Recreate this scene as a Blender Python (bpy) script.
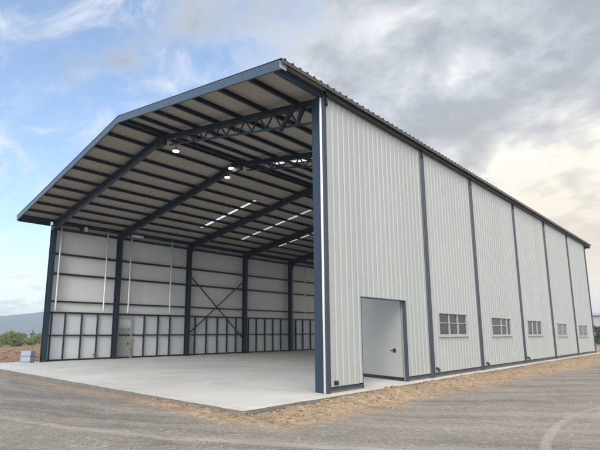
import bpy, bmesh, math, random
import numpy as np
from mathutils import Vector, Matrix, noise as mnoise

random.seed(7); RNG = np.random.default_rng(7)
SC = bpy.context.scene
COL = SC.collection
for o in list(bpy.data.objects):
    bpy.data.objects.remove(o, do_unlink=True)

# ------------------------------------------------------------------ camera
YAW, PITCH, ROLL = -0.7640, 0.1699, -0.0058
F_PX, PX, PY = 451.18, 294.89, 256.80          # for a 600 x 450 picture
CAM = Vector((8.423, -9.981, 1.65))
fw = Vector((math.sin(YAW)*math.cos(PITCH), math.cos(YAW)*math.cos(PITCH), math.sin(PITCH)))
r0 = Vector((math.cos(YAW), -math.sin(YAW), 0)); u0 = r0.cross(fw)
rt = r0*math.cos(ROLL) + u0*math.sin(ROLL); up = -r0*math.sin(ROLL) + u0*math.cos(ROLL)
cd = bpy.data.cameras.new('camera'); cam = bpy.data.objects.new('camera', cd); COL.objects.link(cam)
mw = Matrix.Identity(4)
for i in range(3):
    mw[i][0], mw[i][1], mw[i][2], mw[i][3] = rt[i], up[i], -fw[i], CAM[i]
cam.matrix_world = mw
cd.sensor_width = 36; cd.lens = 36*F_PX/600
cd.shift_x = (300-PX)/600; cd.shift_y = (PY-225)/600
cd.clip_start = 0.05; cd.clip_end = 30000
SC.camera = cam

# ------------------------------------------------------------------ sky and sun
SUN_AZ, SUN_EL = math.radians(156), math.radians(30)     # azimuth clockwise from +y
SC.view_settings.view_transform = 'Standard'; SC.view_settings.look = 'None'
SC.view_settings.gamma = 1; SC.view_settings.use_curve_mapping = False
SC.view_settings.exposure = 0.88
W = bpy.data.worlds.new('World'); SC.world = W; W.use_nodes = True

class NT:
    """small helper for writing node trees"""
    def __init__(s, tree): s.t = tree; s.n = tree.nodes; s.n.clear()
    def add(s, typ, **kw):
        n = s.n.new(typ)
        for k, v in kw.items():
            if k == 'inp':
                for a, b in v.items(): s.put(n, a, b)
            else: setattr(n, k, v)
        return n
    def put(s, n, key, v):
        sock = n.inputs[key]
        if hasattr(v, 'is_output'): s.t.links.new(v, sock)
        elif hasattr(v, 'outputs'): s.t.links.new(v.outputs[0], sock)
        else:
            if isinstance(v, (tuple, list)) and len(v) == 3 and sock.type == 'RGBA': v = (*v, 1)
            sock.default_value = v
    def math(s, op, a, b=0.0, c=None, clamp=False):
        n = s.add('ShaderNodeMath', operation=op, use_clamp=clamp); s.put(n, 0, a); s.put(n, 1, b)
        if c is not None: s.put(n, 2, c)
        return n.outputs[0]
    def vmath(s, op, a, b=(0, 0, 0)):
        n = s.add('ShaderNodeVectorMath', operation=op); s.put(n, 0, a); s.put(n, 1, b)
        return n.outputs['Value'] if op in ('DOT_PRODUCT', 'LENGTH', 'DISTANCE') else n.outputs[0]
    def mix(s, f, a, b, blend='MIX'):
        n = s.add('ShaderNodeMix', data_type='RGBA', blend_type=blend)
        s.put(n, 0, f); s.put(n, 6, a); s.put(n, 7, b); return n.outputs[2]
    def noise(s, vec, scale, detail=4, rough=.55, dist=0.0):
        n = s.add('ShaderNodeTexNoise'); s.put(n, 'Vector', vec); s.put(n, 'Scale', scale)
        s.put(n, 'Detail', detail); s.put(n, 'Roughness', rough); s.put(n, 'Distortion', dist); return n.outputs[0]
    def step(s, v, a, b, smooth=True):
        n = s.add('ShaderNodeMapRange', interpolation_type='SMOOTHSTEP' if smooth else 'LINEAR')
        s.put(n, 0, v); s.put(n, 1, a); s.put(n, 2, b); s.put(n, 3, 0.); s.put(n, 4, 1.); return n.outputs[0]
    def sep(s, v):
        n = s.add('ShaderNodeSeparateXYZ'); s.put(n, 0, v); return n.outputs
    def comb(s, x, y, z):
        n = s.add('ShaderNodeCombineXYZ'); s.put(n, 0, x); s.put(n, 1, y); s.put(n, 2, z); return n.outputs[0]
    def map(s, v, scale=(1, 1, 1), loc=(0, 0, 0), rot=(0, 0, 0)):
        n = s.add('ShaderNodeMapping'); s.put(n, 0, v); s.put(n, 'Location', loc); s.put(n, 'Rotation', rot); s.put(n, 'Scale', scale)
        return n.outputs[0]

sdir = Vector((math.sin(SUN_AZ)*math.cos(SUN_EL), math.cos(SUN_AZ)*math.cos(SUN_EL), math.sin(SUN_EL)))
def build_world():
    k = NT(W.node_tree)
    D = k.add('ShaderNodeTexCoord').outputs['Generated']
    x, y, z = k.sep(D)
    sky = k.add('ShaderNodeTexSky', sky_type='NISHITA', sun_disc=False, sun_elevation=SUN_EL,
                sun_rotation=SUN_AZ, altitude=50, air_density=1.0, dust_density=0.6, ozone_density=1.4)
    bg_sky = k.add('ShaderNodeBackground', inp={'Color': sky, 'Strength': 0.15})
    # clouds on a flat deck overhead, seen towards the horizon
    zc = k.math('ADD', k.math('MAXIMUM', z, 0.0), 0.16)
    P = k.comb(k.math('DIVIDE', x, zc), k.math('DIVIDE', y, zc), 0.0)
    # compass position: -1 towards the west (left of the shed), +1 towards the north-east (behind it)
    s = k.vmath('DOT_PRODUCT', D, (math.cos(-YAW), math.sin(-YAW), 0.0))
    big = k.noise(k.map(P, (1.0, 1.0, 1), (3.1, 1.7, 0)), 0.9, 6, .55, .3)
    mid = k.noise(k.map(P, (1.0, 1.5, 1), (8.3, 4.4, 0), (0, 0, .6)), 2.1, 8, .6, .4)
    fine = k.noise(k.map(P, (1.3, 1.0, 1), (1.3, 9.4, 0), (0, 0, .3)), 4.6, 10, .60, .35)
    # cover: broken and thin in the west, closed elsewhere
    def dev(v, g): return k.math('MULTIPLY', k.math('SUBTRACT', v, .5), g)
    cover = k.math('ADD', k.math('ADD', k.math('MULTIPLY', s, 2.5), 0.86), k.math('ADD', dev(mid, 2.4), dev(fine, 2.0)))
    low = k.math('SUBTRACT', 1.0, k.step(z, 0.04, 0.27))
    cover = k.math('ADD', cover, k.math('MULTIPLY', low, 1.0))
    veil = k.noise(k.map(P, (.8, 1.6, 1), (5.2, 2.1, 0), (0, 0, -.5)), 3.2, 9, .66, .8)
    mask = k.math('MAXIMUM', k.step(cover, -.05, 1.0), k.math('ADD', .03, k.math('MULTIPLY', k.step(veil, .42, .72), .56)))
    # thickness of the deck: thick parts grey, thin parts white
    th = k.math('ADD', k.math('ADD', .575, dev(big, .85)), k.math('ADD', dev(mid, .66), dev(fine, .58)))
    up_dark = k.math('MULTIPLY', k.step(z, 0.26, 0.58), 0.10)
    east = k.math('SUBTRACT', k.math('MULTIPLY', k.step(s, -0.45, 0.20), 0.215), 0.19)
    th = k.math('ADD', th, k.math('ADD', up_dark, east))
    ramp = k.add('ShaderNodeValToRGB'); k.put(ramp, 0, th)
    e = ramp.color_ramp.elements
    e[0].position = 0.44; e[0].color = (.60, .585, .56, 1)
    e[1].position = 0.86; e[1].color = (.215, .226, .242, 1)
    for p, c in ((.53, (.43, .435, .445, 1)), (.61, (.335, .35, .375, 1)), (.71, (.255, .268, .290, 1))):
        q = e.new(p); q.color = c
    # evening warmth low in the north-east
    warm = k.math('MULTIPLY', k.step(s, 0.02, 0.50), k.math('SUBTRACT', 1.0, k.step(z, 0.05, 0.50)))
    ccol = k.mix(k.math('MULTIPLY', warm, 0.75), ramp.outputs[0], (.60, .485, .285), 'MIX')
    ccol = k.mix(k.math('MULTIPLY', k.math('SUBTRACT', 1.0, k.step(z, 0.02, 0.20)), .9), ccol, (.70, .60, .48))
    # unseen sun side of the deck, behind the viewer, brightened as added fill light
    sun_side_fill = k.step(k.vmath('DOT_PRODUCT', D, tuple(sdir)), -.15, .95)
    ccol = k.mix(sun_side_fill, ccol, (2.05, 2.0, 1.92))
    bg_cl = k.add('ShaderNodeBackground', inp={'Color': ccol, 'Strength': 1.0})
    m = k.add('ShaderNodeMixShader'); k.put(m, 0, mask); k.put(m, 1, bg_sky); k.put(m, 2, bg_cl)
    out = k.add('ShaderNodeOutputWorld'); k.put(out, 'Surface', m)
build_world()

sl = bpy.data.lights.new('sun', 'SUN'); sl.energy = 1.05; sl.angle = math.radians(24); sl.color = (1, .95, .87)
sun = bpy.data.objects.new('sun', sl); COL.objects.link(sun)
sdir = Vector((math.sin(SUN_AZ)*math.cos(SUN_EL), math.cos(SUN_AZ)*math.cos(SUN_EL), math.sin(SUN_EL)))
sun.rotation_euler = sdir.to_track_quat('Z', 'Y').to_euler(); sun.location = (20, -20, 40)
cy = SC.cycles
cy.use_denoising = True; cy.max_bounces = 10; cy.diffuse_bounces = 6; cy.glossy_bounces = 3
cy.transparent_max_bounces = 12; cy.volume_bounces = 1; cy.sample_clamp_indirect = 6

# ------------------------------------------------------------------ materials
def mat(name): 
    m = bpy.data.materials.new(name); m.use_nodes = True; return m, NT(m.node_tree)
def finish(k, col, rough=.5, bump=None, bs=.3, bd=.02, metal=0.0, spec=.5):
    b = k.add('ShaderNodeBsdfPrincipled'); k.put(b, 'Base Color', col); k.put(b, 'Roughness', rough)
    k.put(b, 'Metallic', metal); k.put(b, 'Specular IOR Level', spec)
    if bump is not None:
        bn = k.add('ShaderNodeBump'); k.put(bn, 'Height', bump); k.put(bn, 'Strength', bs); k.put(bn, 'Distance', bd)
        k.put(b, 'Normal', bn)
    o = k.add('ShaderNodeOutputMaterial'); k.put(o, 0, b); return b
def pos(k): return k.add('ShaderNodeNewGeometry').outputs['Position']

def painted(name, c, rough=.42, var=.12, dirt=(.30, .26, .20), dirt_amt=.12, dent=.006, streak=True):
    """painted sheet or section: faint panel to panel variation, run marks and dust"""
    m, k = mat(name); p = pos(k)
    n1 = k.noise(p, .45, 3); n2 = k.noise(k.map(p, (3.2, 3.2, .22)) if streak else p, 1.6, 6, .65)
    n3 = k.noise(p, 26, 4, .6)
    c1 = k.mix(n1, tuple(v*(1-var) for v in c), tuple(min(1, v*(1+var)) for v in c))
    f = k.math('MULTIPLY', k.step(n2, .50, .80), dirt_amt*2)
    c2 = k.mix(f, c1, dirt)
    c3 = k.mix(k.math('MULTIPLY', k.step(n3, .55, .75), dirt_amt*.6), c2, dirt)
    r = k.math('ADD', rough-.07, k.math('MULTIPLY', n2, .16))
    finish(k, c3, r, k.noise(p, 1.1, 3), .35, dent)
    return m
def plain(name, c, rough=.5, metal=0.0, var=.1, scale=8):
    m, k = mat(name); n = k.noise(pos(k), scale, 4)
    finish(k, k.mix(n, tuple(v*(1-var) for v in c), tuple(min(1, v*(1+var)) for v in c)), rough, metal=metal); return m

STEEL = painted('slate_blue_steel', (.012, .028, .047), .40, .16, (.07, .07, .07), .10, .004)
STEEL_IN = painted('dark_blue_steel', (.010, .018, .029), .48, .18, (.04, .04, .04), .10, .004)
TRIM = painted('grey_blue_flashing', (.030, .043, .060), .38, .12, (.12, .11, .10), .08, .006)
ROOF_TOP = painted('dark_grey_roof_sheet', (.052, .049, .048), .45, .15, (.2, .18, .15), .15, .01, False)
FASC = painted('blue_grey_fascia', (.042, .070, .098), .36, .12, (.12, .12, .12), .10, .006)
GUT = plain('dark_gutter', (.035, .033, .034), .4)
LINING = painted('beige_roof_underside', (.37, .34, .29), .5, .12, (.17, .15, .13), .16, .008)
def cladding(name, c):
    m, k = mat(name); p = pos(k); x, y, z = k.sep(p)
    n1 = k.noise(p, .35, 3); st = k.noise(k.map(p, (2.6, 2.6, .13)), 1.0, 6, .65); n3 = k.noise(p, 9, 5, .65)
    sheet = k.add('ShaderNodeTexWhiteNoise', noise_dimensions='1D'); k.put(sheet, 'W', k.math('FLOOR', k.math('DIVIDE', y, 1.14)))
    v = k.math('ADD', k.math('MULTIPLY', n1, .5), k.math('MULTIPLY', sheet.outputs[0], .5))
    col = k.mix(v, tuple(q*.95 for q in c), tuple(q*1.05 for q in c))
    col = k.mix(k.math('MULTIPLY', k.step(st, .53, .78), .20), col, (.24, .225, .19))
    sp = k.math('MULTIPLY', k.math('SUBTRACT', 1.0, k.step(z, .15, k.math('ADD', .35, k.math('MULTIPLY', n3, .9)))), k.step(n3, .40, .62))
    col = k.mix(k.math('MULTIPLY', sp, .28), col, (.34, .27, .19))
    # rows of roofing screws at the girts
    fy = k.math('ABSOLUTE', k.math('SUBTRACT', k.math('FRACT', k.math('DIVIDE', k.math('SUBTRACT', y, .20), .285)), .07))
    fz = k.math('ABSOLUTE', k.math('SUBTRACT', k.math('FRACT', k.math('DIVIDE', k.math('ADD', z, .15), 1.42)), .5))
    screw = k.math('MULTIPLY', k.math('LESS_THAN', fy, .05), k.math('LESS_THAN', fz, .010))
    col = k.mix(k.math('MULTIPLY', screw, .6), col, (.12, .12, .12))
    finish(k, col, k.math('ADD', .32, k.math('MULTIPLY', st, .18)), k.noise(p, .9, 3), .4, .018); return m
CLAD = cladding('warm_white_cladding', (.345, .362, .358))
CLAD_OLD = painted('warm_white_cladding', (.345, .362, .358), .38, .03, (.44, .40, .33), .07, .012)
LINER = painted('inner_wall_sheet', (.66, .68, .675), .45, .06, (.40, .36, .30), .12, .02)
LINER_LOW = painted('pale_blue_wall_panel', (.57, .61, .635), .40, .06, (.45, .42, .36), .08, .015)
DOORM = painted('pale_grey_door_leaf', (.34, .34, .318), .40, .04, (.4, .38, .34), .06, .01)
GALV = painted('galvanised_steel', (.34, .36, .38), .40, .15, (.2, .19, .17), .12, .004)
WHITE = plain('white_plastic', (.78, .78, .76), .35, 0, .04)
BLACK = plain('black_plastic', (.015, .015, .016), .45)
ALU = plain('window_aluminium', (.36, .365, .36), .35, 0, .05)

def glass_mat():
    m, k = mat('window_glass')
    t = k.add('ShaderNodeBsdfTransparent', inp={'Color': (.62, .66, .66)}); g = k.add('ShaderNodeBsdfGlossy', inp={'Color': (.9, .9, .9), 'Roughness': .03})
    fr = k.add('ShaderNodeFresnel'); k.put(fr, 'IOR', 1.5)
    dn = k.noise(pos(k), 1.7, 4); df = k.add('ShaderNodeBsdfDiffuse', inp={'Color': (.13, .13, .122)})
    td = k.add('ShaderNodeMixShader', inp={0: k.math('ADD', .22, k.math('MULTIPLY', dn, .3)), 1: t.outputs[0], 2: df.outputs[0]})
    a = k.add('ShaderNodeMixShader', inp={0: fr.outputs[0], 1: td.outputs[0], 2: g.outputs[0]})
    o = k.add('ShaderNodeOutputMaterial'); k.put(o, 0, a); return m
GLASS = glass_mat()
def blind_mat():
    m, k = mat('screened_glass'); p = pos(k)
    n = k.noise(p, 2.2, 4)
    finish(k, k.mix(n, (.11, .114, .11), (.165, .167, .158)), .22, spec=.5); return m
SCREEN = blind_mat()
def skylight_mat():
    m, k = mat('translucent_roof_sheet')
    n = k.noise(pos(k), 3, 4)
    c = k.mix(n, (.80, .80, .76), (.92, .92, .90))
    t = k.add('ShaderNodeBsdfTranslucent', inp={'Color': c}); tr = k.add('ShaderNodeBsdfTransparent', inp={'Color': (.9, .9, .88)})
    a = k.add('ShaderNodeMixShader', inp={0: .45, 1: t.outputs[0], 2: tr.outputs[0]})
    o = k.add('ShaderNodeOutputMaterial'); k.put(o, 0, a); return m
SKYL = skylight_mat()
def lamp_mat():
    m, k = mat('lit_led_lens')
    e = k.add('ShaderNodeEmission', inp={'Color': (1, .97, .9), 'Strength': 14.0})
    o = k.add('ShaderNodeOutputMaterial'); k.put(o, 0, e); return m
LED = lamp_mat()

def concrete_mat():
    m, k = mat('pale_concrete'); p = pos(k); x, y, z = k.sep(p)
    a = k.noise(p, .23, 5, .6, .4); b = k.noise(k.map(p, (1, 2.2, 1), (0, 0, 0), (0, 0, .35)), .8, 7, .65); c = k.noise(p, 9, 5, .65); g = k.noise(p, 160, 2)
    col = k.mix(k.step(a, .3, .7), (.470, .455, .420), (.575, .560, .525))
    col = k.mix(k.math('MULTIPLY', k.step(b, .52, .75), .32), col, (.36, .35, .325))
    col = k.mix(k.math('MULTIPLY', k.step(c, .56, .72), .16), col, (.30, .28, .25))
    col = k.mix(k.math('MULTIPLY', k.step(g, .5, .75), .12), col, (.3, .29, .27))
    # dusty sand blown on the outer rim
    rim = k.math('MAXIMUM', k.step(x, -.55, .5), k.step(k.math('MULTIPLY', y, -1.0), 2.3, 3.5))
    col = k.mix(k.math('MULTIPLY', rim, k.math('MULTIPLY', k.step(b, .38, .62), .45)), col, (.43, .36, .27))
    # faint cast joints every 6 m, and darker grey on the side faces
    def joint(v, off, per):
        w = k.math('ABSOLUTE', k.math('SUBTRACT', k.math('FRACT', k.math('DIVIDE', k.math('ADD', v, off), per)), .5))
        return k.math('SUBTRACT', 1.0, k.step(w, .0006, .0022))
    j = k.math('MAXIMUM', joint(x, 3.0, 6.0), joint(y, 3.1, 5.9))
    col = k.mix(k.math('MULTIPLY', j, .85), col, (.19, .18, .17))
    # tyre scuffs in and out of the shed, damp blotches
    def scuff(x0, w, sl):
        q = k.math('ABSOLUTE', k.math('SUBTRACT', k.math('ADD', x, k.math('MULTIPLY', y, sl)), x0))
        return k.math('MULTIPLY', k.math('SUBTRACT', 1.0, k.step(q, w*.4, w)), k.step(k.noise(k.map(p, (1, .3, 1)), 1.1, 5, .7), .44, .66))
    sc = scuff(-6.0, .16, .12)
    for a_ in ((-7.9, .16, .12), (-12.2, .14, -.22), (-14.0, .14, -.22), (-17.5, .15, .05), (-19.3, .15, .05)): sc = k.math('MAXIMUM', sc, scuff(*a_))
    col = k.mix(k.math('MULTIPLY', sc, .30), col, (.20, .19, .175))
    sp_ = k.add('ShaderNodeTexVoronoi', feature='SMOOTH_F1'); k.put(sp_, 'Vector', k.vmath('ADD', p, k.comb(k.math('MULTIPLY', c, .5), k.math('MULTIPLY', b, .6), 0.0))); k.put(sp_, 'Scale', .42)
    blot = k.math('MULTIPLY', k.math('SUBTRACT', 1.0, k.step(sp_.outputs['Distance'], .10, .24)), k.step(a, .42, .55))
    col = k.mix(k.math('MULTIPLY', blot, .28), col, (.26, .25, .23))
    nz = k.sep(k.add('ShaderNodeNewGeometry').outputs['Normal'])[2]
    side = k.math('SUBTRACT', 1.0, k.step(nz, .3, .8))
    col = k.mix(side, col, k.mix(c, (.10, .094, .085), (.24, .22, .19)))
    h = k.math('ADD', k.math('MULTIPLY', c, .5), k.math('SUBTRACT', k.math('MULTIPLY', g, .15), k.math('MULTIPLY', j, .6)))
    finish(k, col, k.math('ADD', .48, k.math('MULTIPLY', b, .3)), h, .25, .01, spec=.35); return m
CONC = concrete_mat()

def ground_mat():
    m, k = mat('gravel_and_soil'); p = pos(k); x, y, z = k.sep(p)
    fine = k.noise(p, 95, 3, .7); peb = k.add('ShaderNodeTexVoronoi', feature='F1'); k.put(peb, 'Vector', p); k.put(peb, 'Scale', 34.)
    peb2 = k.add('ShaderNodeTexVoronoi', feature='F1'); k.put(peb2, 'Vector', p); k.put(peb2, 'Scale', 13.)
    pt = k.sep(peb.outputs['Color'])[0]; pt2 = k.sep(peb2.outputs['Color'])[1]
    a = k.noise(p, .16, 5, .6, .6); b = k.noise(p, .75, 6, .62, .5); c = k.noise(p, 4.2, 6, .65)
    # grey crushed stone
    g = k.mix(k.step(pt, .0, 1.), (.178, .160, .137), (.275, .250, .217))
    g = k.mix(k.math('MULTIPLY', k.step(pt2, .84, .98), .40), g, (.40, .375, .34))
    g = k.mix(k.math('MULTIPLY', k.step(b, .44, .70), .40), g, (.130, .119, .106))
    g = k.mix(k.math('MULTIPLY', k.step(fine, .48, .72), .35), g, (.25, .23, .20))
    # long wear bands along the way the lorries drive past the front and swing round the corner
    ax = k.math('ADD', x, 14.0); ay = k.math('SUBTRACT', y, 26.0)
    R = k.math('ADD', k.math('SQRT', k.math('ADD', k.math('MULTIPLY', ax, ax), k.math('MULTIPLY', ay, ay))), k.math('MULTIPLY', k.math('SUBTRACT', a, .5), 2.2))
    wob = k.math('ADD', R, k.math('MULTIPLY', k.math('SUBTRACT', c, .5), .22))
    bands = k.noise(k.comb(wob, k.math('MULTIPLY', x, .05), 0.0), 1.15, 5, .7)
    g = k.mix(k.math('MULTIPLY', k.step(bands, .50, .64), .50), g, (.325, .291, .243))
    g = k.mix(k.math('MULTIPLY', k.step(bands, .50, .38), .60), g, (.120, .112, .103))
    # tyre marks: pairs of arcs swinging to the right
    def arc(cx, cy, r, w):
        dx = k.math('SUBTRACT', x, cx); dy = k.math('SUBTRACT', y, cy)
        q = k.math('ABSOLUTE', k.math('SUBTRACT', k.math('SQRT', k.math('ADD', k.math('MULTIPLY', dx, dx), k.math('MULTIPLY', dy, dy))), r))
        q = k.math('ADD', q, k.math('MULTIPLY', k.math('SUBTRACT', c, .5), .10))
        return k.math('SUBTRACT', 1.0, k.step(q, w*.55, w))
    t = arc(17.0, 1.0, 9.6, .10)
    for args in ((17.0, 1.0, 9.95, .06), (17.0, 1.0, 11.3, .10), (24., -16., 17.5, .12), (24., -16., 19.2, .12), (-4., 22., 30.5, .14), (-4., 22., 32.3, .14), (-9., 17., 24.6, .15), (-9., 17., 26.4, .15)):
        t = k.math('MAXIMUM', t, arc(*args))
    t = k.math('MULTIPLY', t, k.step(b, .22, .42))
    t = k.math('MULTIPLY', t, k.math('ADD', .45, k.math('MULTIPLY', k.step(c, .42, .6), .55)))
    g = k.mix(k.math('MULTIPLY', t, .78), g, k.mix(k.step(fine, .3, .7), (.29, .26, .215), (.40, .36, .305)))
    # sandy spoil along the slab
    s = k.mix(k.step(c, .3, .7), (.225, .158, .097), (.365, .275, .182))
    s = k.mix(k.math('MULTIPLY', k.step(pt2, .7, .95), .6), s, (.46, .37, .265))
    s = k.mix(k.math('MULTIPLY', k.step(b, .50, .72), .55), s, (.145, .098, .058))
    s = k.mix(k.math('MULTIPLY', k.step(fine, .5, .75), .25), s, (.42, .335, .24))
    dx = k.math('SUBTRACT', x, .45)                                   # metres off the long side
    wside = k.math('ADD', 1.75, k.math('MULTIPLY', k.math('SUBTRACT', b, .5), 1.9))
    wside = k.math('ADD', wside, k.math('MULTIPLY', k.math('MAXIMUM', k.math('SUBTRACT', y, 4.0), 0.0), .045))
    m1 = k.math('SUBTRACT', 1.0, k.step(k.math('SUBTRACT', dx, wside), -.35, .35))
    m1 = k.math('MULTIPLY', m1, k.step(y, -4.6, -3.0))
    dy = k.math('SUBTRACT', -3.35, y)
    wf = k.math('ADD', k.math('MULTIPLY', k.step(x, -5.5, .3), .55), k.math('ADD', .12, k.math('MULTIPLY', k.math('SUBTRACT', b, .5), 1.3)))
    m2 = k.math('MULTIPLY', k.math('SUBTRACT', 1.0, k.step(k.math('SUBTRACT', dy, wf), -.18, .25)), k.math('SUBTRACT', 1.0, k.step(x, 1.0, 2.2)))
    far = k.math('MULTIPLY', k.step(k.math('SUBTRACT', y, k.math('MULTIPLY', x, 1.0)), 2.0, 9.0), k.step(x, 3.0, 6.0))
    ms = k.math('MAXIMUM', m1, m2)
    ms = k.math('MAXIMUM', ms, k.math('MULTIPLY', far, k.math('MULTIPLY', k.step(a, .45, .6), .7)))
    col = k.mix(ms, g, s)
    # brown turned earth west of the slab
    e = k.mix(k.step(c, .3, .7), (.125, .076, .044), (.29, .195, .122))
    e = k.mix(k.math('MULTIPLY', k.step(fine, .5, .7), .4), e, (.42, .31, .21))
    me = k.math('SUBTRACT', 1.0, k.step(k.math('ADD', x, k.math('MULTIPLY', b, .8)), -25.0, -24.3))
    me = k.math('MULTIPLY', me, k.step(y, -5.5, -2.5))
    col = k.mix(me, col, e)
    # rough grass far out
    dist = k.vmath('LENGTH', p)
    gr = k.mix(k.step(b, .3, .7), (.075, .085, .035), (.16, .14, .075))
    col = k.mix(k.math('MULTIPLY', k.step(dist, 95., 160.), k.step(a, .25, .5)), col, gr)
    h = k.math('ADD', k.math('MULTIPLY', peb.outputs['Distance'], -.9), k.math('ADD', k.math('MULTIPLY', fine, .35), k.math('ADD', k.math('MULTIPLY', c, .9), k.math('MULTIPLY', peb2.outputs['Distance'], -.5))))
    finish(k, col, .93, h, .5, .022, spec=.15); return m
GROUND = ground_mat()

def soil_mat(name, a, b, c):
    m, k = mat(name); p = pos(k); n = k.noise(p, 7.0, 5, .65); f = k.noise(p, 60, 3, .7)
    col = k.mix(k.step(n, .3, .7), a, b); col = k.mix(k.math('MULTIPLY', k.step(f, .5, .75), .5), col, c)
    finish(k, col, .95, f, .5, .01, spec=.1); return m
STONE = soil_mat('grey_stone_chips', (.15, .14, .13), (.32, .31, .29), (.45, .43, .40))
CLOD = soil_mat('sandy_clods', (.20, .145, .092), (.34, .26, .18), (.43, .355, .265))
EARTH = soil_mat('brown_earth', (.12, .065, .033), (.29, .18, .10), (.40, .29, .19))

def leaf_mat(name, lo, hi, scale=1.2):
    m, k = mat(name); n = k.noise(pos(k), scale, 4, .6); r = k.add('ShaderNodeNewGeometry').outputs['Random Per Island']
    col = k.mix(k.math('ADD', k.math('MULTIPLY', n, .6), k.math('MULTIPLY', r, .4)), lo, hi)
    d = k.add('ShaderNodeBsdfPrincipled'); k.put(d, 'Base Color', col); k.put(d, 'Roughness', .55)
    t = k.add('ShaderNodeBsdfTranslucent', inp={'Color': col}); mx = k.add('ShaderNodeMixShader', inp={0: .3, 1: d.outputs[0], 2: t.outputs[0]})
    o = k.add('ShaderNodeOutputMaterial'); k.put(o, 0, mx); return m
LEAF = leaf_mat('dark_green_leaves', (.025, .050, .016), (.10, .15, .045))
LEAF_DRY = leaf_mat('yellow_green_leaves', (.05, .085, .024), (.23, .26, .08), .35)
LEAF_WEED = leaf_mat('weed_leaves', (.14, .17, .04), (.32, .32, .09), 3)

# ------------------------------------------------------------------ mesh helpers
def link(name, bm, m, parent=None, smooth=False, weld=True, bevel=0.0):
    if weld: bmesh.ops.remove_doubles(bm, verts=bm.verts, dist=1e-4)
    bmesh.ops.recalc_face_normals(bm, faces=bm.faces)
    me = bpy.data.meshes.new(name); bm.to_mesh(me); bm.free()
    me.materials.append(m)
    if smooth:
        for f in me.polygons: f.use_smooth = True
    o = bpy.data.objects.new(name, me); COL.objects.link(o)
    if bevel:
        b = o.modifiers.new('bevel', 'BEVEL'); b.width = bevel; b.segments = 2; b.limit_method = 'ANGLE'
    if parent: o.parent = parent
    return o
def empty(name, label, cat, loc=(0, 0, 0), group=None):
    o = bpy.data.objects.new(name, None); COL.objects.link(o); o.location = loc
    o['label'] = label; o['category'] = cat
    if group: o['group'] = group
    return o
def tag(o, label, cat, group=None):
    o['label'] = label; o['category'] = cat
    if group: o['group'] = group
    return o
def B(): return bmesh.new()
def box(bm, x0, x1, y0, y1, z0, z1):
    v = [bm.verts.new(c) for c in ((x0, y0, z0), (x1, y0, z0), (x1, y1, z0), (x0, y1, z0), (x0, y0, z1), (x1, y0, z1), (x1, y1, z1), (x0, y1, z1))]
    for f in ((0, 3, 2, 1), (4, 5, 6, 7), (0, 1, 5, 4), (1, 2, 6, 5), (2, 3, 7, 6), (3, 0, 4, 7)): bm.faces.new([v[i] for i in f])
def bar(bm, a, b, w, h, upv=(0, 0, 1), h2=None, drop=0.0):
    """box section from a to b: w across, h along up (h2 at b); drop hangs it below the line"""
    a, b = Vector(a), Vector(b); d = (b-a).normalized(); s = d.cross(Vector(upv)).normalized(); u = s.cross(d)
    h2 = h if h2 is None else h2
    vs = []
    for p, hh in ((a, h), (b, h2)):
        lo, hi = (-hh, 0) if drop else (-hh/2, hh/2)
        for (i, j) in ((-w/2, lo), (w/2, lo), (w/2, hi), (-w/2, hi)): vs.append(bm.verts.new(p+s*i+u*j))
    for f in ((0, 1, 2, 3), (7, 6, 5, 4), (0, 4, 5, 1), (1, 5, 6, 2), (2, 6, 7, 3), (3, 7, 4, 0)): bm.faces.new([vs[i] for i in f])
def isect(bm, a, b, depth, width, upv, tf=.022, tw=.016, depth2=None):
    """I section as one closed outline from a (depth) to b (depth2)"""
    a, b = Vector(a), Vector(b); d = (b-a).normalized(); s = d.cross(Vector(upv)).normalized(); u = s.cross(d)
    depth2 = depth if depth2 is None else depth2
    rings = []
    for p, D in ((a, depth), (b, depth2)):
        w, t, q = width/2, tw/2, D/2
        pr = [(-w, -q), (w, -q), (w, -q+tf), (t, -q+tf), (t, q-tf), (w, q-tf), (w, q), (-w, q), (-w, q-tf), (-t, q-tf), (-t, -q+tf), (-w, -q+tf)]
        rings.append([bm.verts.new(p+s*i+u*j) for i, j in pr])
    n = 12
    for i in range(n): bm.faces.new((rings[0][i], rings[0][(i+1) % n], rings[1][(i+1) % n], rings[1][i]))
    for r in rings:
        bm.faces.new((r[0], r[1], r[2], r[11])); bm.faces.new((r[11], r[2], r[3], r[10])); bm.faces.new((r[10], r[3], r[4], r[9]))
        bm.faces.new((r[9], r[4], r[5], r[8])); bm.faces.new((r[8], r[5], r[6], r[7]))
def tube(bm, pts, r, n=10, caps=True):
    pts = [Vector(p) for p in pts]; rings = []
    for i, p in enumerate(pts):
        d = (pts[min(i+1, len(pts)-1)]-pts[max(i-1, 0)]).normalized()
        ref = Vector((0, 0, 1)) if abs(d.z) < .9 else Vector((1, 0, 0))
        s = d.cross(ref).normalized(); u = s.cross(d); rr = r[i] if isinstance(r, (list, tuple)) else r
        rings.append([bm.verts.new(p+(s*math.cos(2*math.pi*k/n)+u*math.sin(2*math.pi*k/n))*rr) for k in range(n)])
    for a, b in zip(rings, rings[1:]):
        for k in range(n): bm.faces.new((a[k], a[(k+1) % n], b[(k+1) % n], b[k]))
    if caps: bm.faces.new(rings[0]); bm.faces.new(rings[-1])
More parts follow.
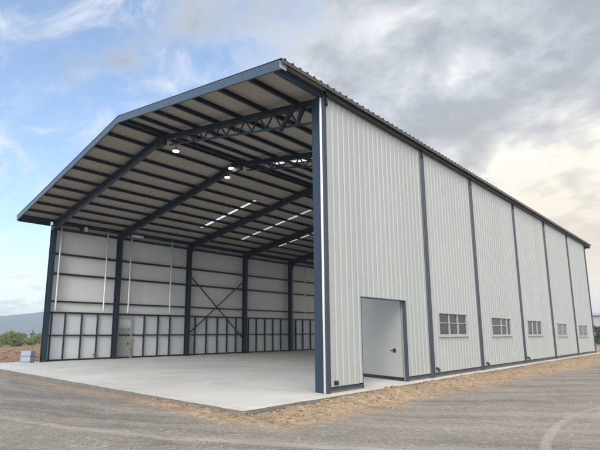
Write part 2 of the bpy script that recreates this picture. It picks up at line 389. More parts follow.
def ribbed(bm, prof, v0, v1, holes, place, vcuts=()):
    """profiled sheet: prof = [(u, height)], cut by holes [(u0,u1,v0,v1)], placed by place(u, v, h)"""
    us = [p[0] for p in prof]; hs = [p[1] for p in prof]
    cu = sorted(set(us) | {h[i] for h in holes for i in (0, 1) if us[0] < h[i] < us[-1]})
    cv = sorted({v0, v1, *vcuts} | {h[i] for h in holes for i in (2, 3) if v0 < h[i] < v1})
    hh = np.interp(cu, us, hs)
    for i in range(len(cu)-1):
        um = (cu[i]+cu[i+1])/2
        hol = [h for h in holes if h[0] < um < h[1]]
        cvi = cv if hol else sorted({v0, v1, *vcuts})
        for a, b in zip(cvi, cvi[1:]):
            if any(h[2] < (a+b)/2 < h[3] for h in hol): continue
            bm.faces.new([bm.verts.new(place(*q)) for q in ((cu[i], a, hh[i]), (cu[i+1], a, hh[i+1]), (cu[i+1], b, hh[i+1]), (cu[i], b, hh[i]))])
def profile(u0, u1, per, top, slope, h, stiff=0.0):
    out = [(u0, 0.0)]; u = u0+(per-top-2*slope)/2
    while u+top+2*slope < u1:
        out += [(u, 0), (u+slope, h), (u+slope+top, h), (u+2*slope+top, 0)]
        u += per
    return out+[(u1, 0.0)]

# ------------------------------------------------------------------ ground
SX0, SX1, SY0, SY1 = -24.75, .45, -3.35, 35.3                    # slab
def fbm(x, y, s, o=4):
    return mnoise.fractal(Vector((x*s, y*s, 3.7)), 1.0, 2.0, o)
def ground_z(x, y):
    z = -.125
    far = math.hypot(x-2, y+2)
    z += .034*fbm(x, y, .35, 3)*min(1, far/8+.4)
    if far < 40: z += .012*fbm(x, y, 2.2, 4)
    # spoil heaped along the long side
    if x > SX1-.1:
        dx = x-SX1; n = fbm(x, y, .55, 4)
        w = 1.15+.5*n+.02*max(y, 0)
        hgt = (.13+.085*n)*math.exp(-((dx-.55)/max(.35, w*.55))**2)
        hgt *= max(0, min(1, (y+3.6)/1.8))
        z += hgt + (.055*fbm(x, y, 2.7, 5)*math.exp(-(dx/1.6)**2) if far < 60 else 0)
    # thin spill in front
    if y < SY0+.1 and -8 < x < 2:
        dy = SY0-y; k = max(0, min(1, (x+8)/6))
        z += k*(.055+.03*fbm(x, y, 1.4, 4))*math.exp(-(dy/.45)**2)
    # turned earth west of the shed
    if x < SX0-.6 and y > -9:
        d = min(1, (SX0-.6-x)/6)*min(1, (y+9)/6)
        z += d*(.25+.30*fbm(x, y, .16, 5))*max(0, 1-far/170) + d*.10*fbm(x, y, .9, 4)*(1 if far < 90 else 0)
    if SX0-.5 < x < SX1-.03 and SY0+.03 < y < SY1+.3: z = -.22
    return z
def axis(c, n, s, ext, must):
    t = np.linspace(-1, 1, n); a = np.arcsinh(ext/s); v = c+s*np.sinh(a*t)
    for q in must: v[np.argmin(np.abs(v-q))] = q
    return np.sort(v)
xs = axis(4.5, 470, 5.0, 9000, (SX0-.5, SX0-.62, SX1-.02, SX1-.10))
ys = axis(-3.2, 470, 5.0, 9000, (SY0+.02, SY0+.10))
verts = [(float(x), float(y), ground_z(float(x), float(y))) for y in ys for x in xs]
nx = len(xs); faces = [(j*nx+i, j*nx+i+1, (j+1)*nx+i+1, (j+1)*nx+i) for j in range(len(ys)-1) for i in range(nx-1)]
me = bpy.data.meshes.new('ground'); me.from_pydata(verts, [], faces); me.materials.append(GROUND)
for f in me.polygons: f.use_smooth = True
g = bpy.data.objects.new('ground', me); COL.objects.link(g); g['kind'] = 'structure'

bm = B(); n = 40                                                   # slab with a slightly uneven cast edge
ring = [(x, SY0) for x in np.linspace(SX0, SX1, 160)]+[(SX1, y) for y in np.linspace(SY0, SY1, 220)[1:]]+[(SX0, SY1)]
top = [bm.verts.new((x+.03*fbm(x, y, 1.9), y+.045*fbm(y, x, 1.7), 0)) for x, y in ring]
bot = [bm.verts.new((v.co.x+.02*fbm(v.co.x, v.co.y, 2.), v.co.y-.01, -.3)) for v in top]
bm.faces.new(top)
for i in range(len(top)): bm.faces.new((top[i], top[(i+1) % len(top)], bot[(i+1) % len(top)], bot[i]))
sl_ = link('concrete_slab', bm, CONC, bevel=.012); sl_['kind'] = 'structure'

# hills far to the west
def hill(name, r, a0, a1, h, seed, depth):
    bm = B(); rows = []
    for i in range(140):
        t = i/139; a = math.radians(a0+(a1-a0)*t)
        hh = h(t)*(1+.16*mnoise.fractal(Vector((t*9, seed, 0)), 1, 2, 5))
        row = []
        for j in range(9):
            q = j/8; rr = r+depth*(q-.5); zz = -2+hh*math.sin(math.pi*q)**.9*(1+.12*mnoise.fractal(Vector((t*22, q*4, seed)), 1, 2, 4)*(0 < j < 8))
            row.append(bm.verts.new((math.sin(a)*rr+8, math.cos(a)*rr-10, zz)))
        rows.append(row)
    for A, C in zip(rows, rows[1:]):
        for j in range(8): bm.faces.new((A[j], A[j+1], C[j+1], C[j]))
    m = soil_mat('hillside_scrub', (.045, .058, .032), (.085, .085, .05), (.12, .11, .07))
    o = link(name, bm, m, smooth=True); o['kind'] = 'structure'
def bell(t, c, w): return math.exp(-((t-c)/w)**2)
hill('hills', 1800, -108, -38, lambda t: 26+60*bell(t, .56, .16)+26*bell(t, .30, .12)+26*bell(t, .85, .15), 2.0, 700)

# ------------------------------------------------------------------ the shed
shed = empty('warehouse', 'tall open-fronted steel shed with white ribbed cladding and slate blue frame on a concrete slab', 'warehouse')
WX = -23.88; XR = -9.95; ZR = 11.146
EL, ZL, ER, ZE = -24.10, 9.30, .20, 9.21
def zr(x): return ZR+(x-XR)*(ZL-ZR)/(EL-XR) if x < XR else ZR+(x-XR)*(ZE-ZR)/(ER-XR)
YF, YB = -1.97, 36.1
FRAMES = [.16, 4.75, 10.75, 16.8, 22.8, 28.6, 34.4]
TRIMS = [6.27, 11.04, 16.96, 22.87, 28.70, 34.46]
DOOR = (1.78, 4.42, 0.0, 2.79)
WINS = [(6.96, 9.66, 1.56, 2.49), (12.42, 15.10, 1.53, 2.43), (17.72, 20.42, 1.51, 2.38), (23.73, 26.2, 1.44, 2.28), (29.47, 32.3, 1.38, 2.23)]

# right long wall
bm = B()
prof = profile(.20, 34.55, .285, .165, .024, .027)
holes = [(DOOR[0], DOOR[1], -.1, DOOR[3])]+WINS
ribbed(bm, prof, .17, 9.12, holes, lambda u, v, h: (h, u, v))
link('wall', bm, CLAD, shed)
bm = B()
ribbed(bm, [(.36, 0), (34.5, 0)], .03, 9.08, holes, lambda u, v, h: (-.10, u, v))
link('wall_liner', bm, LINER, shed)
# base flashing, top and edges of the openings
for a, b in ((.21, DOOR[0]-.003), (DOOR[1]+.08, 6.11), (6.43, 10.88), (11.20, 16.80), (17.12, 22.71), (23.03, 28.54), (28.86, 34.30)):
    bm = B(); box(bm, -.09, .052, a, b, .075, .135); link('base_flashing', bm, TRIM, shed)
bm = B(); box(bm, -.099, .012, .21, DOOR[0]-.003, .004, .073); box(bm, -.099, .012, DOOR[1]+.08, 34.5, .004, .073)
link('kerb', bm, CONC, shed)
# bay strips
for y in TRIMS:
    bm = B(); y0, y1 = y-.155, y+.155
    sec = [(y0, .044), (y0+.02, .074), (y-.03, .074), (y-.02, .086), (y+.02, .086), (y+.03, .074), (y1-.02, .074), (y1, .044)]
    lo = [bm.verts.new((x, q, .012)) for q, x in sec]; hi = [bm.verts.new((x, q, 9.03)) for q, x in sec]
    for i in range(len(sec)-1): bm.faces.new((lo[i], lo[i+1], hi[i+1], hi[i]))
    bm.faces.new((lo[-1], lo[0], hi[0], hi[-1])); bm.faces.new(lo); bm.faces.new(hi)
    link('bay_strip', bm, TRIM, shed)
for i, (y, z) in enumerate(((.43, .27), (6.58, .28), (11.5, .24), (17.3, .27))):
    bm = B()
    if i == 0: box(bm, .030, .10, y-.06, y+.06, z-.055, z+.06)
    else:
        tube(bm, [(.03, y, z+.05), (.10, y, z+.05), (.135, y, z+.02), (.14, y, z-.07)], [.045, .047, .05, .05], 10)
    link('outlet', bm, BLACK, shed, weld=False)
# corner: white pipe, front strip
bm = B(); tube(bm, [(-.045, .05, .012), (-.045, .05, 9.02)], .038, 12); link('downpipe', bm, WHITE, shed, smooth=True)
for z in (1.6, 3.5, 5.4, 7.3, 8.7):
    pass
bm = B()
box(bm, .0, .052, .052, .205, .012, 9.05); link('corner_strip', bm, TRIM, shed, bevel=.006)
# gutter along the right eave
bm = B()
sec = [(.034, 9.19), (.034, 9.03), (.15, 9.01), (.185, 9.03), (.20, 9.14), (.185, 9.145), (.172, 9.05), (.15, 9.025), (.046, 9.045), (.046, 9.19)]
ends = [[bm.verts.new((x, y, z)) for x, z in sec] for y in (.08, YB-.05)]
for i in range(len(sec)): bm.faces.new((ends[0][i], ends[0][(i+1) % len(sec)], ends[1][(i+1) % len(sec)], ends[1][i]))
for r in ends: bm.faces.new(r)
link('gutter', bm, GUT, shed)
for y in [.2]+TRIMS:
    bm = B(); tube(bm, [(.115, y, 8.985), (.115, y, 8.90), (.085, y, 8.80), (.085, y, 8.7)], .042, 10)
    link('gutter_outlet', bm, BLACK, shed, smooth=True)

# door
bm = B()
y0, y1, z1 = DOOR[0], DOOR[1], DOOR[3]
box(bm, -.055, .052, y1, y1+.075, .004, z1+.03); box(bm, -.14, .046, y0-.004, y0, .004, z1+.03); box(bm, -.14, .048, y0+.0005, y1-.0005, z1, z1+.03)
link('door_frame', bm, TRIM, shed, weld=False)
ha, hb = Vector((-.17, 4.50)), Vector((-2.72, 5.15))
dv = (hb-ha).normalized(); nv = Vector((dv.y, -dv.x));  nv = nv if nv.y < 0 else -nv
bm = B()
def leafbox(bm, s0, s1, z0, z1, t0, t1):
    q = [ha+dv*s0+nv*t0, ha+dv*s1+nv*t0, ha+dv*s1+nv*t1, ha+dv*s0+nv*t1]
    lo = [bm.verts.new((p.x, p.y, z0)) for p in q]; hi = [bm.verts.new((p.x, p.y, z1)) for p in q]
    bm.faces.new(lo); bm.faces.new(hi)
    for i in range(4): bm.faces.new((lo[i], lo[(i+1) % 4], hi[(i+1) % 4], hi[i]))
leafbox(bm, 0, 2.62, .12, 3.08, -.03, .03); leaf = link('door', bm, DOORM, shed, bevel=.006)
bm = B(); leafbox(bm, 0, 2.62, .02, .118, -.022, .036); link('door_seal', bm, BLACK, leaf)
bm = B(); leafbox(bm, .30, .42, .98, 1.12, .031, .05)
hp = ha+dv*.36; tube(bm, [(hp.x+nv.x*.05, hp.y+nv.y*.05, 1.05), (hp.x+nv.x*.1, hp.y+nv.y*.1, 1.05)], .02, 8)
q = hp+nv*.1; tube(bm, [(q.x, q.y, 1.05), (q.x+dv.x*.13, q.y+dv.y*.13, 1.05)], .018, 8)
link('handle', bm, BLACK, leaf, weld=False)

# windows
for wi, (a, b, c, d) in enumerate(WINS):
    bm = B(); fr = .055
    box(bm, -.09, .060, a, b, d-fr, d); box(bm, -.09, .060, a, b, c, c+fr)
    box(bm, -.09, .060, a, a+fr, c+fr, d-fr); box(bm, -.09, .060, b-fr, b, c+fr, d-fr)
    cuts = [(b-a)*q for q in ((.36, .66) if wi != 1 else (.50, .78))]
    if wi < 3:
        for q in cuts: box(bm, -.085, .040, a+q-.024, a+q+.024, c+fr, d-fr)
        hz = c+(d-c)*.54
        e = [a+fr]+[a+q for q in cuts]+[b-fr]
        for i, (s, t) in enumerate(zip(e, e[1:])):
            if wi == 2 or (wi == 1 and i == 2): continue
            box(bm, -.083, .036, s+(.022 if s != a+fr else 0), t-(.022 if t != b-fr else 0), hz-.014, hz+.014)
    else:
        q = (a+b)/2; box(bm, -.085, .040, q-.02, q+.02, c+fr, d-fr)
    w = link('window', bm, ALU if wi < 3 else GALV, shed, weld=False)
    bm = B(); box(bm, -.002, .085, a-.04, b+.04, c-.055, c-.001); link('sill', bm, ALU if wi < 3 else GALV, w)
    bm = B(); box(bm, -.02, -.010, a+fr-.005, b-fr+.005, c+fr-.005, d-fr+.005); link('pane', bm, GLASS if wi < 3 else SCREEN, w)
    if wi < 3:      # half drawn pale blind behind the upper lights
        bm = B(); bl = [.62, .45, .25][wi]
        n = 24; yy = np.linspace(a+.06, a+(b-a)*(.97, .49, .30)[wi], n)
        lo = [bm.verts.new((-.04+.006*math.sin(i*1.9), y, c+(d-c)*(.50, .56, .56)[wi])) for i, y in enumerate(yy)]
        hi = [bm.verts.new((-.04+.006*math.sin(i*1.9), y, d-.057)) for i, y in enumerate(yy)]
        for i in range(n-1): bm.faces.new((lo[i], lo[i+1], hi[i+1], hi[i]))
        link('blind', bm, LINER, w, smooth=True)

# left wall, seen from inside
bm = B(); ribbed(bm, profile(.32, 34.5, 1.0, .012, .006, .004), 3.16, 8.78, [], lambda u, v, h: (WX-.12-h, u, v)); link('wall', bm, LINER, shed)
bm = B(); ribbed(bm, profile(.32, 34.5, 1.0, .012, .006, .004), .02, 3.155, [(5.05, 6.1, -.1, 2.95)], lambda u, v, h: (WX-.105-h, u, v)); link('wall_panel', bm, LINER_LOW, shed)
bm = B(); ribbed(bm, profile(.46, 34.5, .22, .06, .03, .035), 8.785, 9.27, [], lambda u, v, h: (WX-.11-h, u, v)); link('wall_cladding', bm, LINER_LOW, shed)
bm = B(); ribbed(bm, profile(.42, 34.55, .25, .045, .022, .028), .02, 8.78, [(5.0, 6.15, -.1, 3.0)], lambda u, v, h: (WX-.24-h, u, v)); link('outer_wall', bm, CLAD, shed)
for z, w in ((8.79, .14), (7.10, .125), (5.75, .125), (3.90, .10), (3.16, .11), (1.66, .085), (.06, .10)):
    bm = B(); box(bm, WX-.10, WX+.06, .12, 34.3, z-w/2, z+w/2); link('girt', bm, STEEL_IN, shed)
SY = [.55, 1.4, 2.48, 3.57, 7.12, 8.27, 9.3, 11.68, 12.81, 13.95, 15.0, 16.0, 17.5, 18.46, 19.54, 20.59, 21.68, 23.83, 24.88, 26.08, 27.2, 29.6, 30.7, 31.8, 32.9]
for y in SY:
    bm = B(); box(bm, WX-.094, WX+.052, y-.03, y+.03, .113, 3.10); link('stud', bm, STEEL_IN, shed)
# personnel door in the left wall
bm = B(); box(bm, WX-.13, WX+.075, 5.02, 5.12, .02, 2.97); box(bm, WX-.13, WX+.075, 6.03, 6.13, .02, 2.97); box(bm, WX-.13, WX+.075, 5.121, 6.029, 2.87, 2.97)
box(bm, WX-.12, WX+.07, 5.121, 6.029, 2.10, 2.20)
link('door_frame', bm, GALV, shed, weld=False)
bm = B(); box(bm, WX-.10, WX-.05, 5.123, 6.027, .03, 2.098); d2 = link('door', bm, DOORM, shed, bevel=.004)
bm = B(); box(bm, WX-.049, WX-.01, 5.88, 5.93, .95, 1.15); link('handle', bm, BLACK, d2)
bm = B(); box(bm, WX-.09, WX-.06, 5.123, 6.027, 2.203, 2.868); link('door_panel', bm, LINER_LOW, shed)
# white conduits on the left wall
for y, z1, z0 in ((.62, 9.02, 3.2), (3.80, 9.1, 3.25), (5.62, 9.15, 3.25), (9.05, 9.1, 3.3), (24.9, 8.7, 3.2)):
    bm = B(); tube(bm, [(WX+.30, y, z1), (WX+.30, y, z0+.2), (WX+.24, y, z0)], .055, 10); link('conduit', bm, WHITE, shed, smooth=True)
for y, m in ((1.95, BLACK), (2.25, WHITE)):
    bm = B(); box(bm, WX+.1, WX+.26, y-.12, y+.12, 8.88, 9.2); link('junction_box', bm, m, shed, bevel=.01)

# columns
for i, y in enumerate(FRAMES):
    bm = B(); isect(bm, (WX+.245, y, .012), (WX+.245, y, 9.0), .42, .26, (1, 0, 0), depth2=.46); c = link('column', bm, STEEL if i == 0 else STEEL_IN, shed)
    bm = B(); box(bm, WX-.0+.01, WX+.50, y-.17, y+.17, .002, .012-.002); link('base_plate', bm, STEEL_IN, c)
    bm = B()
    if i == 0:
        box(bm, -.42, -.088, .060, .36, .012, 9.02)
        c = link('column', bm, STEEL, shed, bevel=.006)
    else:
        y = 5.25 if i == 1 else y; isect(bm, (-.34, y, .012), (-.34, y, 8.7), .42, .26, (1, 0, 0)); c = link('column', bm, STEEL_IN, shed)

# rafters and trusses
PD = .165                                                              # purlin depth
def under(x): return zr(x)-.05-PD-.006
for i, y in enumerate(FRAMES):
    n_ = Vector((-(ZL-ZR)/(EL-XR), 0, 1))
    bm = B(); d0, d1 = .50, .34
    a = (WX+.06, y, under(WX+.06)-d0/2); b = (XR-.01, y, under(XR)-d1/2)
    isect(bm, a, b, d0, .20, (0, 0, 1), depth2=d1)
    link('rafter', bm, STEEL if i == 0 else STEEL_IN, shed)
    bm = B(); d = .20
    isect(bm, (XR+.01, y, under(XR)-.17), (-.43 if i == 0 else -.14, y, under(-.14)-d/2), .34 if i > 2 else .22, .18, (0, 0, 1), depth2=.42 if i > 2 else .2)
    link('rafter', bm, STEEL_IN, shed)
    if i <= 2:
        def topz(x): return under(x)-.2
        zA, zB = topz(-.43)-.62, topz(-9.2)-.34
        def botz(x): return zA+(zB-zA)*(x+.43)/(-9.2+.43)
        t = B(); bar(t, (-.43, y, botz(-.43)), (-9.2, y, botz(-9.2)), .065, .065); link('truss_chord', t, STEEL, shed)
        t = B(); n_ = 11; step = (9.2-.75)/n_
        for k in range(n_):
            xa = -.75-step*k; xb = xa-step; mid = (xa+xb)/2
            bar(t, (xa, y, topz(xa)), (mid, y, botz(mid)+.03), .045, .045); bar(t, (mid, y, botz(mid)+.03), (xb, y, topz(xb)), .045, .045)
            bar(t, (mid, y+.05, topz(mid)), (mid, y+.05, botz(mid)+.03), .035, .035)
        link('truss_web', t, STEEL_IN, shed, weld=False)
        t = B(); bar(t, (-1.15, y-.10, topz(-1.15)+.06), (-1.85, y-.10, botz(-1.85)-.16), .11, .11); link('strut', t, STEEL_IN, shed)
        t = B(); bar(t, (-.80, y-.10, topz(-.8)+.02), (-1.05, y-.10, botz(-1.05)-.03), .10, .10); link('strut', t, STEEL_IN, shed)
    # curved haunch from the left column up to the rafter
    if i >= 2:
        bm = B(); pts = []
        for k in range(9):
            th = math.pi/2*k/8
            pts.append((WX+.47+1.5*(1-math.cos(th)), y, 8.0+1.05*math.sin(th)))
        tube(bm, pts, .075, 8); link('knee_brace', bm, STEEL_IN, shed, smooth=True)
    bm = B(); box(bm, WX+.02, WX+.62, y-.125, y+.125, 8.62, 8.99); link('haunch', bm, STEEL_IN, shed, bevel=.01)
    bm = B(); bar(bm, (XR-.35, y, under(XR-.35)-.33), (XR+.35, y, under(XR+.35)-.33), .16, .30); link('ridge_plate', bm, STEEL_IN, shed)

# purlins
LX = [-23.6, -22.35, -20.95, -19.55, -18.2, -16.8, -15.4, -14.05, -12.7, -11.3]
RX = [-8.6, -7.24, -5.81, -4.39, -2.9, -1.35]
def purlin(x, w=.075, d=PD, m=STEEL_IN):
    bm = B(); z = zr(x)-.052
    sec = [(x-w/2, z), (x+w/2, z), (x+w/2, z-.02), (x-w/2+.012, z-.02), (x-w/2+.012, z-d+.02), (x+w/2, z-d+.02), (x+w/2, z-d), (x-w/2, z-d)]
    e = [[bm.verts.new((q, y, s)) for q, s in sec] for y in (YF+.064, YB-.06)]
    for k in range(8): bm.faces.new((e[0][k], e[0][(k+1) % 8], e[1][(k+1) % 8], e[1][k]))
    for r in e: bm.faces.new(r)
    return link('purlin', bm, m, shed)
for x in LX+RX: purlin(x)
for x in (XR-.18, XR+.18): purlin(x, .09, PD+.03)
# eave beams
bm = B(); box(bm, EL+.05, EL+.15, YF+.064, .02, ZL-.36, ZL-.055); link('eave_beam', bm, STEEL, shed)
bm = B(); box(bm, EL+.05, EL+.15, .30, YB-.06, ZL-.17, ZL-.055); link('eave_beam', bm, STEEL_IN, shed)
bm = B(); box(bm, -.10, .03, YF+.064, .07, ZE-.27, ZE-.05); link('eave_beam', bm, STEEL, shed)
bm = B(); box(bm, -.20, -.11, .4, YB-.06, ZE-.33, ZE-.08); link('eave_beam', bm, STEEL_IN, shed)
# roof sheets
SKL = [(9.35, 9.70, -20.3, -13.9), (14.05, 14.40, -21.3, -12.8), (18.45, 18.80, -21.1, -14.0), (24., 24.35, -21, -14)]
SKR = [(6.0, 6.55, -8.8, -3.0), (12.5, 12.9, -8.8, -3.)]
pr = profile(YF-.02, YB, .31, .045, .022, .048)
for (xa, xb, hl) in ((EL-.12, XR, SKL), (XR, ER+.10, SKR)):
    hh = [(a, b, c, d) for a, b, c, d in hl]
    bm = B(); ribbed(bm, pr, xa, xb, hh, lambda u, v, h: (v, u, zr(v)+.012+h)); link('roof', bm, ROOF_TOP, shed)
    bm = B(); ribbed(bm, profile(YF+.05, YB-.04, .125, .035, .022, .024), xa+.16, xb-.02 if xa < XR else xb-.16, hh, lambda u, v, h: (v, u, zr(v)-.046+h)); link('roof_lining', bm, LINING, shed)
    for a, b, c, d in hh:
        bm = B(); ribbed(bm, [(u, h) for u, h in pr if a-.01 < u < b+.01], c, d, [], lambda u, v, h: (v, u, zr(v)+.010+h)); link('skylight', bm, SKYL, shed)
bm = B(); box(bm, ER+.086, ER+.098, YF-.01, YB-.01, ZE-.12, ZE-.01); link('eave_flashing', bm, ROOF_TOP, shed)
bm = B()
for s in (-1, 1):
    x = XR+s*.32
    bm.faces.new([bm.verts.new(c) for c in ((XR, YF+.05, ZR+.075), (XR, YB-.05, ZR+.075), (x, YB-.05, zr(x)+.066), (x, YF+.05, zr(x)+.066))])
link('ridge_cap', bm, ROOF_TOP, shed)
# fascia channels on the front and back edges
for y in (YF, YB-.06):
    for xa, xb in ((EL-.02, XR-.002), (XR+.002, ER+.0)):
        bm = B()
        for (dz0, dz1, t0, t1) in ((-.30, .008, 0, .06),):
            v = [bm.verts.new(c) for x in (xa, xb) for c in ((x, y+t0, zr(x)+dz0), (x, y+t1, zr(x)+dz0), (x, y+t1, zr(x)+dz1), (x, y+t0, zr(x)+dz1))]
            for f in ((0, 1, 2, 3), (7, 6, 5, 4), (0, 4, 5, 1), (1, 5, 6, 2), (2, 6, 7, 3), (3, 7, 4, 0)): bm.faces.new([v[q] for q in f])
        link('fascia', bm, FASC, shed, bevel=.008)
        bm = B()
        v = [bm.verts.new(c) for x in (xa, xb) for c in ((x, y-.03, zr(x)-.305), (x, y+.09, zr(x)-.305), (x, y+.09, zr(x)-.285-.018), (x, y-.03, zr(x)-.285-.018))]
bm = B(); box(bm, ER+.002, ER+.014, YF-.004, YF+.26, ZE-.25, ZE-.03); link('bracket', bm, GALV, shed, bevel=.004)
# X brace on the third bay of the left wall
for (ya, za), (yb, zb) in (((10.9, 6.6), (16.65, 1.4)), ((10.9, 1.7), (16.65, 6.45))):
    bm = B(); x = WX+.09 if za > zb else WX+.17; bar(bm, (x, ya, za), (x, yb, zb), .06, .10, (1, 0, 0)); link('brace', bm, STEEL_IN, shed)

# ------------------------------------------------------------------ lamps
def high_bay(x, y, label):
    r = empty('high_bay_light', label, 'ceiling lamp', (x, y, zr(x)-.22), 'lit lamps under the roof')
    bm = B(); tube(bm, [(0, 0, 0), (0, 0, -.12)], .02, 8); link('hanger', bm, STEEL_IN, r)
    bm = B(); tube(bm, [(0, 0, -.11), (0, 0, -.13), (0, 0, -.19), (0, 0, -.24), (0, 0, -.25)], [.06, .09, .11, .15, .16], 24); link('housing', bm, GALV, r, smooth=False)
    bm = B(); tube(bm, [(0, 0, -.251), (0, 0, -.268)], [.150, .142], 24); link('lens', bm, LED, r)
high_bay(-10.42, 1.22, 'round lit lamp under the ridge nearest the open front')
high_bay(-10.35, 4.62, 'round lit lamp at the second ridge joint, higher of the rear pair')
high_bay(-11.35, 5.12, 'round lit lamp hanging just left and below the lamp at the second ridge joint')
r = empty('wall_lamp', 'white oval floodlight at the top of the white pipe beside the second left column', 'wall lamp', (WX+.35, 6.05, 9.08))
bm = B(); tube(bm, [(0, -.48, 0), (0, -.40, 0), (0, 0, 0), (0, .40, 0), (0, .48, 0)], [.03, .10, .12, .10, .03], 14); link('housing', bm, WHITE, r, smooth=True)
bm = B(); box(bm, -.33, -.09, -.05, .05, -.03, .03); link('bracket', bm, GALV, r)

# ------------------------------------------------------------------ box beside the left front column
bx = empty('carton', 'pale blue box with a brown band, standing at the foot of the left front column', 'box', (-23.55, -.75, 0))
bx.scale = (.85, .85, .9)
bx.rotation_euler.z = math.radians(38)
PALE = painted('pale_blue_board', (.25, .31, .39), .6, .12, (.3, .26, .2), .2, .01); TAPE = plain('brown_band', (.26, .16, .07), .6)
BLUE = plain('blue_print', (.10, .17, .32), .5)
bm = B(); box(bm, -.38, .38, -.26, .26, .002, .40); link('carton_body', bm, PALE, bx, bevel=.012)
bm = B(); box(bm, -.37, .39, -.25, .265, .47, .80); link('carton_body', bm, PALE, bx, bevel=.012)
bm = B(); box(bm, -.40, .40, -.27, .27, .403, .467); link('band', bm, TAPE, bx, bevel=.008)
bm = B(); box(bm, -.38, .38, -.268, -.262, .04, .10); link('stripe', bm, BLUE, bx)

# ------------------------------------------------------------------ loose stone and spoil
def ico(sub=1):
    b = bmesh.new(); bmesh.ops.create_icosphere(b, subdivisions=sub, radius=1); b.verts.ensure_lookup_table()
    v = np.array([q.co[:] for q in b.verts]); f = np.array([[q.index for q in t.verts] for t in b.faces]); b.free(); return v, f
IV, IF = ico(1)
def scatter(name, pts, sizes, m, kind='stuff', flat=.6):
    n = len(pts); V = np.empty((n, len(IV), 3)); 
    for i in range(n):
        v = IV*(1+RNG.uniform(-.28, .28, IV.shape)); v = v*np.array([1, RNG.uniform(.6, 1.), RNG.uniform(.4, .8)*flat/.6])*sizes[i]
        a = RNG.uniform(0, 6.28); c, s = math.cos(a), math.sin(a)
        V[i] = np.stack([v[:, 0]*c-v[:, 1]*s, v[:, 0]*s+v[:, 1]*c, v[:, 2]], 1)+pts[i]
    F = (IF[None]+(np.arange(n)*len(IV))[:, None, None]).reshape(-1, 3)
    me = bpy.data.meshes.new(name); me.from_pydata(V.reshape(-1, 3).tolist(), [], F.tolist()); me.materials.append(m)
    o = bpy.data.objects.new(name, me); COL.objects.link(o); o['kind'] = kind; return o
def on_slab(x, y): return SX0-.05 < x < SX1+.04 and y > SY0-.04
pts, sz = [], []
while len(pts) < 9000:
    d = 2.0+18*random.random()**1.5; a = YAW+random.uniform(-.75, .75)
    x, y = CAM.x+math.sin(a)*d, CAM.y+math.cos(a)*d
    if on_slab(x, y): continue
    s = .006+.016*random.random()**3+(.02*random.random() if random.random() < .02 else 0); pts.append((x, y, ground_z(x, y)+s*.15)); sz.append(s)
scatter('gravel', np.array(pts), sz, STONE)
pts, sz = [], []
while len(pts) < 6500:
    if random.random() < .78:
        y = -3.6+30*random.random()**1.6; x = SX1+.03+abs(random.gauss(.45, .55))
    else:
        x = .6-abs(random.gauss(0, 3.2)); y = SY0-.03-abs(random.gauss(0, .28))
    s = .009+(.045 if y > -3. else .022)*random.random()**4; pts.append((x, y, ground_z(x, y)+s*.15)); sz.append(s)
scatter('soil_clods', np.array(pts), sz, CLOD)
pts, sz = [], []
while len(pts) < 1800:
    x = SX0-.7-30*random.random()**1.5; y = random.uniform(-5, 40)
    s = .04+.16*random.random()**3; pts.append((x, y, ground_z(x, y)+s*.1)); sz.append(s)
scatter('earth_clods', np.array(pts), sz, EARTH)

# ------------------------------------------------------------------ plants
def leaves(bm, c, rad, n, size, lean=.5):
    for _ in range(n):
        while True:
            q = Vector((random.uniform(-1, 1), random.uniform(-1, 1), random.uniform(-1, 1)))
            if q.length < 1: break
        q = q*(.55+.45*random.random()); p = Vector(c)+Vector((q.x*rad[0], q.y*rad[1], q.z*rad[2]))
        a, b = Vector((random.gauss(0, 1), random.gauss(0, 1), random.gauss(0, 1))).normalized(), Vector((random.gauss(0, 1), random.gauss(0, 1), random.gauss(0, lean))).normalized()
        s = size*random.uniform(.6, 1.4); b = a.cross(b).normalized()
        bm.faces.new([bm.verts.new(p-a*s), bm.verts.new(p+b*s*.45), bm.verts.new(p+a*s), bm.verts.new(p-b*s*.45)])
def clump_row(bm, pts, n, size):
    for (x, y, z, rx, ry, rz) in pts:
        for _ in range(max(3, int(rx*4))):
            c = (x+random.gauss(0, rx*.5), y+random.gauss(0, ry*.4), z+rz*random.uniform(.3, 1.5))
            f = random.uniform(.35, .65); leaves(bm, c, (rx*f, ry*f, rz*f), n, size)
# low scrub far to the west, one mass
bm = B()
for i in range(150):
    a = math.radians(-92+34*i/149+random.uniform(-.4, .4)); d = random.uniform(80, 150)
    x, y = CAM.x+math.sin(a)*d, CAM.y+math.cos(a)*d; h = random.choice((.6, .8, .9, 1.1, 1.3, 1.5))
    clump_row(bm, [(x, y, -.1, random.uniform(1.2, 2.4), 1.3, h)], 42, .22)
o = link('scrub', bm, LEAF_DRY, weld=False); o['kind'] = 'stuff'
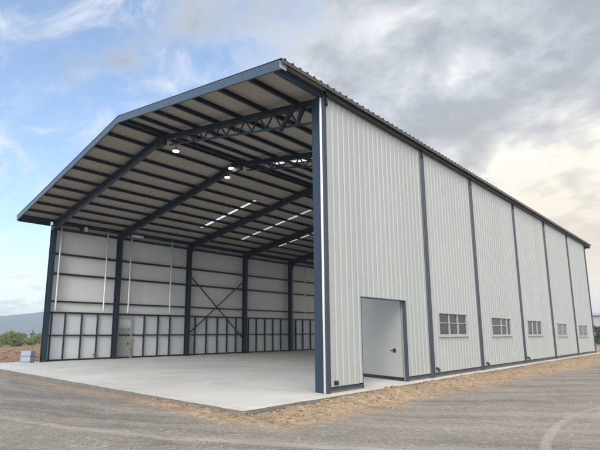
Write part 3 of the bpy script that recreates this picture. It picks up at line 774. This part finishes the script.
# hedge past the far end of the shed
hd = empty('hedge', 'dense dark green hedge beyond the far end of the long white wall', 'hedge', (0, 0, 0))
bm = B()
for i in range(34):
    x, y = -15.0+.62*i, 62.+.155*i; h = 1.15+.22*random.random()
    for zz in (.35, .85, 1.35, 1.8, 2.15): leaves(bm, (x+random.gauss(0, .12), y+random.gauss(0, .15), zz*h/1.2+random.gauss(0, .08)), (.66, .85, .45), 120, .13)
link('foliage', bm, LEAF, hd, weld=False)
bm = B()
for i in range(11): tube(bm, [(-15.+2.*i, 62.+.5*i, -.3), (-15.+2.*i+.1, 62.+.5*i, .8), (-15.+2.*i-.1, 62.1+.5*i, 1.7)], [.09, .06, .02], 6)
link('stems', bm, EARTH, hd, weld=False)
def weed(x, y, h, n, label):
    r = empty('weed', label, 'plant', (x, y, 0), 'weeds along the left wall')
    bm = B()
    for k in range(n):
        a = random.uniform(0, 6.28); L = h*random.uniform(.6, 1); t = random.uniform(.1, .4)
        p1 = Vector((math.cos(a)*t*L, math.sin(a)*t*L, L)); tube(bm, [(0, 0, 0), p1*.5+Vector((0, 0, .05)), p1], [.012, .009, .004], 5)
        leaves(bm, p1*.9, (.09, .09, .16), 7, .06)
        leaves(bm, p1*.55, (.07, .07, .13), 4, .055)
    link('foliage', bm, LEAF_WEED, r, weld=False)
weed(WX+.75, 3.25, .6, 5, 'small weed on the slab before the first bay of the left wall')
weed(WX+.75, 5.85, 1.45, 5, 'tall thin weed in front of the grey door in the left wall')

# pale building far beyond the hedge
fb = empty('factory', 'low pale building with a flat grey roof far beyond the hedge', 'building', (0, 0, 0))
bm = B(); box(bm, -48, 0, 130, 150, -.3, 6.0); link('wall', bm, CLAD, fb)
bm = B(); box(bm, -48.8, .8, 129.2, 150.8, 6.003, 6.7); link('roof', bm, GALV, fb)
for i in range(12):
    bm = B(); box(bm, -46.5+3.8*i, -44.5+3.8*i, 129.93, 129.99, 3.4, 5.2); link('window', bm, SCREEN, fb)
bm = B(); box(bm, -14, -10, 136, 141, 6.703, 8.3); link('roof_hut', bm, CLAD, fb)

# ------------------------------------------------------------------ air
bm = B(); box(bm, -2300, 2300, -2300, 2300, -2.5, 118.)
m = bpy.data.materials.new('thin_air'); m.use_nodes = True; k = NT(m.node_tree)
v = k.add('ShaderNodeVolumePrincipled', inp={'Color': (.64, .78, .98), 'Density': .00055, 'Anisotropy': .2})
o_ = k.add('ShaderNodeOutputMaterial'); k.put(o_, 'Volume', v)
hz = link('haze', bm, m); hz['kind'] = 'stuff'
